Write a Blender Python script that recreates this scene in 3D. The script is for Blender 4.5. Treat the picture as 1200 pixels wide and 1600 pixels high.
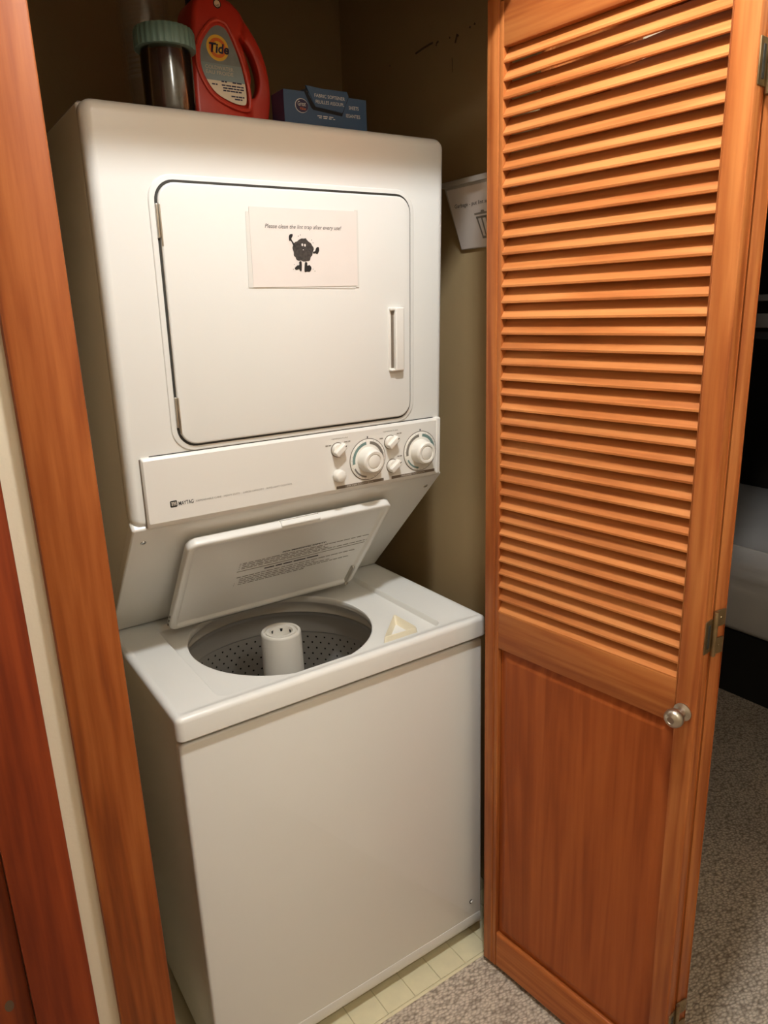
import bpy, math, random
from mathutils import Matrix, Vector, Euler
random.seed(7)
scene = bpy.context.scene
for o in list(bpy.data.objects):
    bpy.data.objects.remove(o, do_unlink=True)
C = scene.collection

# ------------------------------------------------------------------ camera
def cam_matrix(pitch, roll, yaw):
    return (Matrix.Rotation(yaw, 3, 'Z') @ Matrix.Rotation(pitch, 3, 'X') @ Matrix.Rotation(roll, 3, 'Y'))
CR = cam_matrix(-0.27564, 0.03555, -0.58657)
cam_data = bpy.data.cameras.new('camera')
cam = bpy.data.objects.new('camera', cam_data); C.objects.link(cam)
cam_data.sensor_fit = 'HORIZONTAL'; cam_data.sensor_width = 36.0
cam_data.lens = 36.0 * 1134.5 / 1200.0
cam_data.clip_start = 0.02
mw = Matrix.Identity(4)
for i in range(3):
    mw[i][0] = CR[i][0]; mw[i][1] = CR[i][2]; mw[i][2] = -CR[i][1]
mw.translation = Vector((-0.2969, -1.0923, 1.5145))
cam.matrix_world = mw
scene.camera = cam

# ------------------------------------------------------------------ light
world = bpy.data.worlds.new('world'); scene.world = world
world.use_nodes = True
bg = world.node_tree.nodes['Background']
bg.inputs['Color'].default_value = (1.0, 0.8, 0.58, 1); bg.inputs['Strength'].default_value = 0.01

def downlight(name, loc, watts, size, col):
    l = bpy.data.lights.new(name, 'AREA'); l.shape = 'DISK'; l.size = size; l.energy = watts; l.color = col
    o = bpy.data.objects.new(name, l); C.objects.link(o); o.location = loc      # faces straight down
    return o
LAMPCOL = (0.90, 0.94, 0.975)
downlight('hall_ceiling_lamp', (0.20, -0.62, 2.52), 12.0, 0.11, LAMPCOL)
gl = bpy.data.lights.new('hall_ceiling_globe', 'POINT'); gl.energy = 29.0; gl.shadow_soft_size = 0.05; gl.color = LAMPCOL
go = bpy.data.objects.new('hall_ceiling_globe', gl); C.objects.link(go); go.location = (0.20, -0.62, 2.51)
g2 = bpy.data.lights.new('hall_fill_light', 'POINT'); g2.energy = 12.0; g2.shadow_soft_size = 0.09; g2.color = LAMPCOL  # added fill behind the camera to lift the shadows, no real fixture
g2o = bpy.data.objects.new('hall_fill_light', g2); C.objects.link(g2o); g2o.location = (0.15, -1.75, 2.48)
scene.cycles.transparent_max_bounces = 48

scene.view_settings.view_transform = 'Standard'
scene.view_settings.look = 'None'
scene.view_settings.gamma = 1.0
scene.view_settings.use_curve_mapping = False
scene.view_settings.exposure = -0.06

# ------------------------------------------------------------------ helpers
WORLD = {}
def reg(o, m=None):
    WORLD[o.name] = m or Matrix.Identity(4)
def tag(o, label=None, cat=None, group=None, kind=None):
    if label: o['label'] = label
    if cat: o['category'] = cat
    if group: o['group'] = group
    if kind: o['kind'] = kind
    return o
def attach(o, parent):
    if parent is not None:
        o.parent = parent
        o.matrix_parent_inverse = WORLD[parent.name].inverted()
def empty(name, loc, rz=0.0, label=None, cat=None, group=None, kind=None):
    o = bpy.data.objects.new(name, None); C.objects.link(o)
    o.empty_display_size = 0.05
    o.location = loc; o.rotation_euler = (0, 0, rz)
    reg(o, Matrix.LocRotScale(Vector(loc), Euler((0, 0, rz)), None))
    return tag(o, label, cat, group, kind)
def fr(origin, u, v, w):
    m = Matrix.Identity(4)
    for k, a in enumerate((u, v, w)):
        for i in range(3): m[i][k] = a[i]
    m.translation = Vector(origin)
    return m
I4 = Matrix.Identity(4)

def rr(u0, u1, v0, v1, r, n=6, off=0.0):
    u0 += off; u1 -= off; v0 += off; v1 -= off; r = max(r - off, 0.0004)
    out = []
    for cx, cy, a0 in ((u1 - r, v1 - r, 0), (u0 + r, v1 - r, 90), (u0 + r, v0 + r, 180), (u1 - r, v0 + r, 270)):
        for k in range(n + 1):
            a = math.radians(a0 + 90.0 * k / n)
            out.append((cx + r * math.cos(a), cy + r * math.sin(a)))
    return out

class MB:
    def __init__(s, M=None): s.v = []; s.f = []; s.M = M or I4; s.uvs = None
    def add(s, pts, M=None):
        M = M or s.M; b = len(s.v)
        s.v += [tuple(M @ Vector(q)) for q in pts]; return b
    def box(s, a, b, M=None):
        x0, y0, z0 = a; x1, y1, z1 = b
        k = s.add([(x0,y0,z0),(x1,y0,z0),(x1,y1,z0),(x0,y1,z0),(x0,y0,z1),(x1,y0,z1),(x1,y1,z1),(x0,y1,z1)], M)
        s.f += [tuple(k+i for i in q) for q in ((0,3,2,1),(4,5,6,7),(0,1,5,4),(1,2,6,5),(2,3,7,6),(3,0,4,7))]
        return s
    def rings(s, rings, cap0=True, cap1=True, M=None, closed=False):
        n = len(rings[0]); bs = [s.add(r, M) for r in rings]
        prs = list(zip(bs, bs[1:])) + ([(bs[-1], bs[0])] if closed else [])
        for a, b in prs:
            for i in range(n):
                j = (i + 1) % n
                s.f.append((a+i, a+j, b+j, b+i))
        if not closed:
            if cap0: s.f.append(tuple(bs[0] + i for i in reversed(range(n))))
            if cap1: s.f.append(tuple(bs[-1] + i for i in range(n)))
        return s
    def slab(s, u0, u1, v0, v1, w0, w1, r=0.004, bev=0.002, n=6, nb=3, M=None, back=None):
        """rounded rectangle in u,v, thickness w0..w1, rounded front edge (w1 side)"""
        R = []
        if back:
            for k in range(nb + 1):
                a = math.pi/2 * k / nb
                R.append([(x, y, w0 + back*(1-math.sin(a))) for x, y in rr(u0,u1,v0,v1,r,n,back*(1-math.cos(a)))])
        else:
            R.append([(x, y, w0) for x, y in rr(u0,u1,v0,v1,r,n)])
        for k in range(nb + 1):
            a = math.pi/2 * k / nb
            R.append([(x, y, w1 - bev*(1-math.sin(a))) for x, y in rr(u0,u1,v0,v1,r,n,bev*(1-math.cos(a)))])
        return s.rings(R, M=M)
    def lathe(s, prof, n=48, c=(0,0,0), M=None, cap0=False, cap1=False, rad=None):
        R = []
        for r, z in prof:
            R.append([(c[0] + r*(rad(k) if rad else 1)*math.cos(2*math.pi*k/n), c[1] + r*(rad(k) if rad else 1)*math.sin(2*math.pi*k/n), c[2]+z) for k in range(n)])
        return s.rings(R, cap0, cap1, M)
    def tube(s, pts, r, n=8, M=None, closed=False):
        P = [Vector(q) for q in pts]; R = []
        m = len(P)
        for i, q in enumerate(P):
            a = P[(i-1) % m] if (closed or i > 0) else q
            b = P[(i+1) % m] if (closed or i < m-1) else q
            t = (b - a).normalized()
            ref = Vector((0,0,1)) if abs(t.z) < .9 else Vector((0,1,0))
            e = t.cross(ref).normalized(); g = t.cross(e)
            rad = r[i] if isinstance(r, (list, tuple)) else r
            R.append([tuple(q + rad*(math.cos(2*math.pi*k/n)*e + math.sin(2*math.pi*k/n)*g)) for k in range(n)])
        return s.rings(R, M=M, closed=closed)
    def poly(s, pts, w=0.0, M=None):
        k = s.add([(x, y, w) for x, y in pts], M); s.f.append(tuple(range(k, k+len(pts)))); return s
    def plate(s, pts, w0, w1, M=None):
        return s.rings([[(x,y,w0) for x,y in pts], [(x,y,w1) for x,y in pts]], M=M)
    def disc(s, c, r, w, n=20, M=None, ry=None):
        return s.poly([(c[0]+r*math.cos(2*math.pi*k/n), c[1]+(ry or r)*math.sin(2*math.pi*k/n)) for k in range(n)], w, M)
    def build(s, name, mat, parent=None, smooth=35, local=False, **t):
        me = bpy.data.meshes.new(name); me.from_pydata(s.v, [], s.f); me.validate()
        import bmesh
        bm = bmesh.new(); bm.from_mesh(me); bmesh.ops.recalc_face_normals(bm, faces=bm.faces); bm.to_mesh(me); bm.free()
        if smooth:
            me.shade_smooth(); me.set_sharp_from_angle(angle=math.radians(smooth))
        me.materials.append(mat)
        o = bpy.data.objects.new(name, me); C.objects.link(o)
        if local:
            o.parent = parent; reg(o, WORLD[parent.name])
        else:
            reg(o); attach(o, parent)
        return tag(o, **t)

def spline(pts, per=5, closed=True):
    n = len(pts); out = []
    for i in range(n if closed else n-1):
        p0, p1, p2, p3 = (pts[(i+k) % n] if closed else pts[min(max(i+k,0),n-1)] for k in (-1,0,1,2))
        for k in range(per):
            t = k/per
            out.append(tuple(.5*((2*b)+(-a+c)*t+(2*a-5*b+4*c-d)*t*t+(-a+3*b-3*c+d)*t**3) for a,b,c,d in zip(p0,p1,p2,p3)))
    if not closed: out.append(pts[-1])
    return out
def inset(pts, d):
    n = len(pts); area = sum(pts[i][0]*pts[(i+1)%n][1]-pts[(i+1)%n][0]*pts[i][1] for i in range(n)); sg = 1 if area > 0 else -1
    out = []
    for i in range(n):
        a, b = pts[i-1], pts[(i+1) % n]
        tx, ty = b[0]-a[0], b[1]-a[1]; L = math.hypot(tx, ty) or 1
        out.append((pts[i][0] - sg*d*ty/L, pts[i][1] + sg*d*tx/L))
    return out

def text(name, body, size, M, mat, parent, shear=0.0, fit=None, align='LEFT', bold=0.0, height=None, kind=None):
    cu = bpy.data.curves.new(name, 'FONT'); cu.body = body; cu.size = size; cu.shear = shear
    cu.align_x = align; cu.offset = bold; cu.resolution_u = 3; cu.fill_mode = 'FRONT'
    t = bpy.data.objects.new(name, cu); C.objects.link(t)
    bpy.context.view_layer.update()
    me = bpy.data.meshes.new_from_object(t.evaluated_get(bpy.context.evaluated_depsgraph_get()))
    bpy.data.objects.remove(t, do_unlink=True); bpy.data.curves.remove(cu)
    xs = [v.co.x for v in me.vertices]; ys = [v.co.y for v in me.vertices]
    sx = fit / (max(xs)-min(xs)) if fit else 1.0
    sy = height / (max(ys)-min(ys)) if height else 1.0
    me.transform(M @ Matrix.Diagonal((sx, sy, 1, 1)))
    me.materials.clear(); me.materials.append(mat)
    o = bpy.data.objects.new(name, me); C.objects.link(o); reg(o); attach(o, parent)
    if kind: o['kind'] = kind
    return o

# ------------------------------------------------------------------ materials
def nodes(name):
    m = bpy.data.materials.new(name); m.use_nodes = True
    nt = m.node_tree
    return m, nt, nt.nodes['Principled BSDF']
def plain(name, col, rough=0.5, metal=0.0, spec=0.5, var=0.0, scale=8.0, bump=0.0, bscale=60.0, coat=0.0):
    m, nt, b = nodes(name)
    b.inputs['Base Color'].default_value = (*col, 1); b.inputs['Roughness'].default_value = rough
    b.inputs['Metallic'].default_value = metal; b.inputs['Specular IOR Level'].default_value = spec
    b.inputs['Coat Weight'].default_value = coat
    if var or bump:
        tc = nt.nodes.new('ShaderNodeTexCoord')
    if var:
        n = nt.nodes.new('ShaderNodeTexNoise'); n.inputs['Scale'].default_value = scale; n.inputs['Detail'].default_value = 4
        nt.links.new(tc.outputs['Object'], n.inputs['Vector'])
        r = nt.nodes.new('ShaderNodeValToRGB')
        r.color_ramp.elements[0].position = .3; r.color_ramp.elements[1].position = .7
        r.color_ramp.elements[0].color = (*[c*(1-var) for c in col], 1); r.color_ramp.elements[1].color = (*[min(1,c*(1+var)) for c in col], 1)
        nt.links.new(n.outputs['Fac'], r.inputs['Fac']); nt.links.new(r.outputs['Color'], b.inputs['Base Color'])
    if bump:
        n2 = nt.nodes.new('ShaderNodeTexNoise'); n2.inputs['Scale'].default_value = bscale; n2.inputs['Detail'].default_value = 3
        nt.links.new(tc.outputs['Object'], n2.inputs['Vector'])
        bp = nt.nodes.new('ShaderNodeBump'); bp.inputs['Strength'].default_value = bump; bp.inputs['Distance'].default_value = .002
        nt.links.new(n2.outputs['Fac'], bp.inputs['Height']); nt.links.new(bp.outputs['Normal'], b.inputs['Normal'])
    return m
def wood(name, dark, mid, light, axis='Z', rough=0.38, fine=90.0, streak=.86):
    m, nt, b = nodes(name)
    L = nt.links.new
    tc = nt.nodes.new('ShaderNodeTexCoord'); oi = nt.nodes.new('ShaderNodeObjectInfo')
    mul = nt.nodes.new('ShaderNodeVectorMath'); mul.operation = 'MULTIPLY_ADD'
    comb = nt.nodes.new('ShaderNodeCombineXYZ')
    for k, s in zip('XYZ', (3.1, 5.7, 9.3)):
        mm = nt.nodes.new('ShaderNodeMath'); mm.operation = 'MULTIPLY'; mm.inputs[1].default_value = s
        L(oi.outputs['Random'], mm.inputs[0]); L(mm.outputs[0], comb.inputs[k])
    L(tc.outputs['Object'], mul.inputs[0]); mul.inputs[1].default_value = (1,1,1); L(comb.outputs[0], mul.inputs[2])
    mp = nt.nodes.new('ShaderNodeMapping')
    sc = {'Z': (1,1,.055), 'X': (.055,1,1), 'Y': (1,.055,1)}[axis]
    mp.inputs['Scale'].default_value = sc
    L(mul.outputs[0], mp.inputs['Vector'])
    n1 = nt.nodes.new('ShaderNodeTexNoise'); n1.inputs['Scale'].default_value = 14; n1.inputs['Detail'].default_value = 3; n1.inputs['Distortion'].default_value = .8
    n2 = nt.nodes.new('ShaderNodeTexNoise'); n2.inputs['Scale'].default_value = fine; n2.inputs['Detail'].default_value = 5
    L(mp.outputs[0], n1.inputs['Vector']); L(mp.outputs[0], n2.inputs['Vector'])
    # ring-like bands from the low noise
    sn = nt.nodes.new('ShaderNodeMath'); sn.operation = 'MULTIPLY'; sn.inputs[1].default_value = 26.0
    L(n1.outputs['Fac'], sn.inputs[0])
    si = nt.nodes.new('ShaderNodeMath'); si.operation = 'SINE'; L(sn.outputs[0], si.inputs[0])
    a = nt.nodes.new('ShaderNodeMath'); a.operation = 'MULTIPLY_ADD'; a.inputs[1].default_value = .13; a.inputs[2].default_value = .51 - streak/2
    L(si.outputs[0], a.inputs[0])
    ad = nt.nodes.new('ShaderNodeMath'); ad.operation = 'MULTIPLY_ADD'; ad.inputs[1].default_value = streak
    L(n2.outputs['Fac'], ad.inputs[0]); L(a.outputs[0], ad.inputs[2])
    r = nt.nodes.new('ShaderNodeValToRGB'); e = r.color_ramp.elements
    e[0].position = .28; e[0].color = (*dark,1); e[1].position = .78; e[1].color = (*light,1)
    q = e.new(.5); q.color = (*mid,1)
    L(ad.outputs[0], r.inputs['Fac'])
    # slight tone difference board to board
    hv = nt.nodes.new('ShaderNodeHueSaturation')
    vv = nt.nodes.new('ShaderNodeMath'); vv.operation = 'MULTIPLY_ADD'; vv.inputs[1].default_value = .16; vv.inputs[2].default_value = .92
    L(oi.outputs['Random'], vv.inputs[0]); L(vv.outputs[0], hv.inputs['Value']); L(r.outputs['Color'], hv.inputs['Color'])
    L(hv.outputs['Color'], b.inputs['Base Color'])
    b.inputs['Roughness'].default_value = rough; b.inputs['Specular IOR Level'].default_value = .22
    bp = nt.nodes.new('ShaderNodeBump'); bp.inputs['Strength'].default_value = .12; bp.inputs['Distance'].default_value = .001
    L(n2.outputs['Fac'], bp.inputs['Height']); L(bp.outputs['Normal'], b.inputs['Normal'])
    return m
def carpet_mat():
    m, nt, b = nodes('carpet'); L = nt.links.new
    tc = nt.nodes.new('ShaderNodeTexCoord')
    nz = nt.nodes.new('ShaderNodeTexNoise'); nz.inputs['Scale'].default_value = 60
    L(tc.outputs['Object'], nz.inputs['Vector'])
    mx = nt.nodes.new('ShaderNodeVectorMath'); mx.operation = 'MULTIPLY_ADD'; mx.inputs[1].default_value = (.006,.006,0)
    L(nz.outputs['Color'], mx.inputs[0]); L(tc.outputs['Object'], mx.inputs[2])
    mp = nt.nodes.new('ShaderNodeMapping'); mp.inputs['Rotation'].default_value = (0,0,math.radians(28)); mp.inputs['Scale'].default_value = (98,175,1)
    L(mx.outputs[0], mp.inputs['Vector'])
    v = nt.nodes.new('ShaderNodeTexVoronoi'); v.inputs['Scale'].default_value = 1.0; v.inputs['Randomness'].default_value = .75; v.feature = 'F1'
    L(mp.outputs[0], v.inputs['Vector'])
    n = nt.nodes.new('ShaderNodeTexNoise'); n.inputs['Scale'].default_value = 3; n.inputs['Detail'].default_value = 3
    L(tc.outputs['Object'], n.inputs['Vector'])
    r = nt.nodes.new('ShaderNodeValToRGB'); e = r.color_ramp.elements
    e[0].position = .30; e[0].color = (.66,.56,.45,1); e[1].position = .85; e[1].color = (.27,.215,.165,1)
    L(v.outputs['Distance'], r.inputs['Fac'])
    hv = nt.nodes.new('ShaderNodeHueSaturation')
    mm = nt.nodes.new('ShaderNodeMath'); mm.operation = 'MULTIPLY_ADD'; mm.inputs[1].default_value = .4; mm.inputs[2].default_value = .8
    L(n.outputs['Fac'], mm.inputs[0]); L(mm.outputs[0], hv.inputs['Value']); L(r.outputs['Color'], hv.inputs['Color'])
    L(hv.outputs['Color'], b.inputs['Base Color'])
    b.inputs['Roughness'].default_value = .95; b.inputs['Specular IOR Level'].default_value = .1
    bp = nt.nodes.new('ShaderNodeBump'); bp.invert = True; bp.inputs['Strength'].default_value = .9; bp.inputs['Distance'].default_value = .004
    L(v.outputs['Distance'], bp.inputs['Height']); L(bp.outputs['Normal'], b.inputs['Normal'])
    return m
def clear_mat(name, tint, gloss=.12):
    m = bpy.data.materials.new(name); m.use_nodes = True; nt = m.node_tree; L = nt.links.new
    nt.nodes.remove(nt.nodes['Principled BSDF']); out = nt.nodes['Material Output']
    t = nt.nodes.new('ShaderNodeBsdfTransparent'); t.inputs['Color'].default_value = (*tint,1)
    g = nt.nodes.new('ShaderNodeBsdfGlossy'); g.inputs['Roughness'].default_value = .12
    f = nt.nodes.new('ShaderNodeFresnel'); f.inputs['IOR'].default_value = 1.45 if gloss > 0 else 1.16
    a = nt.nodes.new('ShaderNodeMath'); a.operation = 'ADD'; a.inputs[1].default_value = gloss; a.use_clamp = True
    L(f.outputs[0], a.inputs[0])
    mx = nt.nodes.new('ShaderNodeMixShader'); L(a.outputs[0], mx.inputs['Fac']); L(t.outputs[0], mx.inputs[1]); L(g.outputs[0], mx.inputs[2])
    L(mx.outputs[0], out.inputs['Surface'])
    return m

M_ENAMEL = plain('white_enamel', (.80,.785,.735), .28, var=.012, scale=3)
M_PLAST  = plain('white_plastic', (.80,.77,.71), .38)
M_KNOB   = plain('knob_plastic', (.84,.80,.72), .32)
M_CREAM  = plain('cream_plastic', (.80,.72,.54), .45)
M_SEAM   = plain('seam_dark', (.03,.028,.022), .6)
M_STEEL  = plain('steel', (.55,.53,.48), .3, metal=1.0, var=.1, scale=40)
M_NICKEL = plain('satin_nickel', (.50,.45,.38), .34, metal=1.0)
M_BRASS  = plain('aged_brass', (.30,.22,.12), .42, metal=1.0, var=.2, scale=60)
M_BASKET = plain('basket_enamel', (.46,.44,.41), .38)
M_HOLE   = plain('hole_black', (.006,.006,.005), .8)
M_TUB    = plain('tub_cover', (.60,.565,.50), .4)
M_AGIT   = plain('agitator_plastic', (.70,.655,.57), .42)
M_INK    = plain('ink_black', (.012,.011,.010), .6)
M_INKG   = plain('ink_grey', (.26,.23,.19), .6)
M_BAR    = plain('bar_brown', (.17,.135,.10), .5)
M_BARTXT = plain('bar_text', (.62,.56,.47), .5)
M_TEAL   = plain('dial_teal', (.16,.25,.23), .5)
M_DIALG  = plain('dial_grey', (.20,.18,.15), .5)
M_PAPER  = plain('paper', (.80,.725,.665), .8, var=.02, scale=12)
M_PAPER2 = plain('paper_under', (.72,.69,.63), .8)
M_PAINT  = plain('wall_paint_shaded', (.40,.285,.14), .75, var=.03, scale=2.5, bump=.12, bscale=160)  # same cream paint as the hall, with the closet's shade put into the colour
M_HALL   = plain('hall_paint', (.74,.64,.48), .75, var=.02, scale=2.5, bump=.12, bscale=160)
M_CEIL   = plain('ceiling_paint', (.72,.64,.50), .9, bump=.2, bscale=120)
M_MARK   = plain('old_mark', (.10,.06,.03), .9)
M_VINYL  = plain('vinyl_tile', (.80,.72,.48), .42, var=.05, scale=30)
M_GROUT  = plain('vinyl_seam', (.60,.53,.34), .6)
M_CARPET = carpet_mat()
W_D, W_M, W_L = (.32,.082,.020), (.43,.128,.032), (.54,.19,.052)
M_WOODZ  = wood('fir_upright', W_D, W_M, W_L, 'Z')
M_WOODX  = wood('fir_level', W_D, W_M, W_L, 'X')
M_SLAT   = wood('fir_slat', (.42,.128,.033), (.54,.182,.05), (.65,.255,.08), 'X', .42)
M_PANELW = wood('fir_panel', (.235,.050,.0105), (.315,.073,.016), (.395,.103,.024), 'Z', streak=.5)
M_CASING = wood('fir_casing', (.165,.036,.007), (.235,.056,.010), (.315,.090,.019), 'Z', .5)
M_RED    = wood('redwood_casing', (.16,.023,.005), (.22,.035,.007), (.28,.050,.010), 'Z', .6)
M_REDD   = wood('redwood_door', (.11,.019,.005), (.165,.029,.006), (.215,.041,.008), 'Z', .6)

# ------------------------------------------------------------------ dimensions solved from the photograph
YT, ZT, ZB, ZD, YB = 0.1174, 1.8234, 1.1559, 0.8614, 0.4322     # dryer front/top, dryer bottom, deck, slant foot
YBT = YT + 0.0265
W = 0.686
fv = Vector((0, YT-YBT, ZT-ZB)).normalized(); FACE = fr((0,YBT,ZB), (1,0,0), fv, (0,-fv.z,fv.y))
sv = Vector((0, YBT-YB, ZB-ZD)).normalized(); SLANT = fr((0,YB,ZD), (1,0,0), sv, (0,-sv.z,sv.y))
WALLY = -0.112; CASY = -0.130
XR, YBK, XL = 0.806, 0.69, -0.12
CEIL = 2.57

# ------------------------------------------------------------------ structure
def struct(name, mb, mat, label, cat, **k):
    return mb.build(name, mat, None, label=label, cat=cat, kind='structure', **k)
fl = MB().box((-1.3,-1.9,-.05),(1.2,-.043,0)).box((1.2,-1.9,-.05),(3.7,2.3,0))
floor = struct('floor', fl, M_CARPET, 'beige looped carpet in front of the closet and into the dark bedroom', 'floor')
vf = MB().box((XL,-.043,-.05),(XR,YBK,-.0022))
vinyl = struct('floor_closet', vf, M_GROUT, 'cream vinyl floor with small square tiles under the laundry unit', 'floor')
tp = .0742; tx0 = .297 - 6*tp
tile_me = None
for i in range(13):
    for j in range(2):
        x0 = tx0 + i*tp; y0 = -.0335 + j*tp
        a, b = max(x0+.0008, XL), min(x0+tp-.0008, XR)
        if b - a < .02: continue
        MB().slab(a, b, y0, y0+tp-.0016, -.003, 0, .001, .0006, n=1, nb=1).build('tile', M_VINYL, vinyl)
MB().slab(-.09, XR-.02, -.043, -.035, -.004, .0012, .002, .0015, n=1, nb=2).build('edge_strip', M_VINYL, vinyl)

wf = MB().box((-1.3,WALLY,0),(-.36-.75,0,CEIL)).box((-.286,WALLY,0),(-.105,0,CEIL)).box((-.105,WALLY,2.036),(.86,0,CEIL)).box((.86,WALLY,0),(1.2,0,CEIL)).box((-1.11,WALLY,2.05),(-.286,0,CEIL))
struct('wall_front', wf, M_HALL, 'cream painted hall wall around the closet opening', 'wall')
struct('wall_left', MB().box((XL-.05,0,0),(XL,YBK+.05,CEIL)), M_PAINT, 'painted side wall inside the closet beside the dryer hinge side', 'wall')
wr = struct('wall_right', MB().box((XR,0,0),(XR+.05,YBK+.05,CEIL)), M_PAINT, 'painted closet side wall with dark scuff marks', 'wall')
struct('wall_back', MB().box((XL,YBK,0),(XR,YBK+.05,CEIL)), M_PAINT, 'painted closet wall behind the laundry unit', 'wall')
struct('ceiling', MB().box((-1.3,-1.9,CEIL),(3.7,2.3,CEIL+.05)), M_CEIL, 'plain flat ceiling over hall and closet', 'ceiling')
struct('wall_rear', MB().box((-1.3,-1.95,0),(3.7,-1.9,CEIL)), M_HALL, 'cream hall wall opposite the closet', 'wall')
struct('wall_hall', MB().box((-1.35,-1.9,0),(-1.3,0,CEIL)), M_HALL, 'cream hall end wall', 'wall')
M_DARKW = plain('unlit_bedroom_wall', (.045,.036,.027), .8)  # darkness of the unlit room is put into this wall colour
struct('wall_partition', MB().box((1.2,-.125,2.05),(1.3,-1.0,CEIL)).box((1.2,-1.9,0),(1.3,-1.0,CEIL)).box((1.2,-.112,0),(1.3,2.3,CEIL)), M_HALL, 'unseen wall with the open bedroom doorway, added to shade the bedroom', 'wall')  # out of view, put in for shading the bedroom and for realism
struct('wall_bedroom', MB().box((3.65,-1.9,0),(3.7,2.3,CEIL)).box((1.3,2.25,0),(3.65,2.3,CEIL)), M_DARKW, 'bedroom walls coloured dark to look unlit', 'wall')

# old shelf-bracket scuffs on the closet's right wall
def mark(pts, r):
    MB().tube([(XR-.0004, y, z) for y, z in pts], r, 6).build('scuff', M_MARK, wr)
mark([(.373,2.053),(.345,2.056),(.311,2.0575)], .0022)
mark([(.300,2.048),(.298,2.053),(.292,2.055)], .002)
mark([(.255,2.050),(.253,2.052)], .002)
mark([(.236,2.036),(.233,2.043),(.230,2.050),(.226,2.046)], .0024)
mark([(.190,2.050),(.188,2.053)], .0022); mark([(.176,2.052),(.174,2.055)], .0022)
mark([(.474,2.053),(.473,2.056)], .0018)
mark([(.247,2.012),(.246,1.985)], .0006)

def board(name, a, b, mat, label, cat='trim', bev=.002, axis='Z'):
    mb = MB()
    (x0,y0,z0),(x1,y1,z1) = a, b
    mb.slab(x0,x1,z0,z1,0,y1-y0,.0015,bev,n=1,nb=2,M=fr((0,y1,0),(1,0,0),(0,0,1),(0,-1,0)))
    return struct(name, mb, mat, label, cat)
board('trim_1', (-.1765,CASY,0), (-.0975,WALLY,2.006), M_CASING, 'orange-brown wooden casing board beside the laundry unit')
board('trim_2', (-.1765,CASY,2.006), (.94,WALLY,2.085), M_WOODX, 'wooden head casing over the closet opening')
struct('trim_3', MB().box((-.105,WALLY,0),(-.098,0,2.03)), M_CASING, 'wooden jamb on the casing side of the closet', 'trim')
struct('trim_4', MB().box((-.098,WALLY,2.026),(.85,0,2.036)).box((-.09,-.075,2.016),(.84,-.045,2.026)), M_WOODX, 'wooden head jamb with the folding door track', 'trim')
struct('trim_5', MB().box((.85,WALLY,0),(.86,0,2.03)), M_CASING, 'wooden jamb behind the folded louvred doors', 'trim')
board('trim_6', (.86,CASY,0), (.94,WALLY,2.006), M_CASING, 'wooden casing board behind the folded louvred doors')
board('trim_7', (-.286,CASY,0), (-.2068,WALLY,2.12), M_RED, 'dark red-brown door casing next to the strip of cream wall')
d3 = empty('door_3', (-.70,-.09,0), label='dark red-brown wooden door with recessed panel and knots', cat='door', kind='structure')
dm = fr((0,-.075,0),(1,0,0),(0,0,1),(0,-1,0))
MB(dm).slab(-.405,-.2865,.01,2.045,0,.035,.002,.003,n=1).build('stile', M_REDD, d3)
MB(dm).slab(-1.105,-.99,.01,2.045,0,.035,.002,.003,n=1).build('stile', M_REDD, d3)
MB(dm).slab(-.99,-.405,.01,.25,0,.034,.002,.003,n=1).build('rail', M_REDD, d3)
MB(dm).slab(-.99,-.405,1.9,2.045,0,.034,.002,.003,n=1).build('rail', M_REDD, d3)
MB(dm).slab(-.99,-.405,.25,1.9,0,.018,.002,.003,n=1).build('panel', M_REDD, d3)
MB(dm).disc((-.314,.575), .006, .0352, 14, ry=.010).build('knot', M_MARK, d3)

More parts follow.
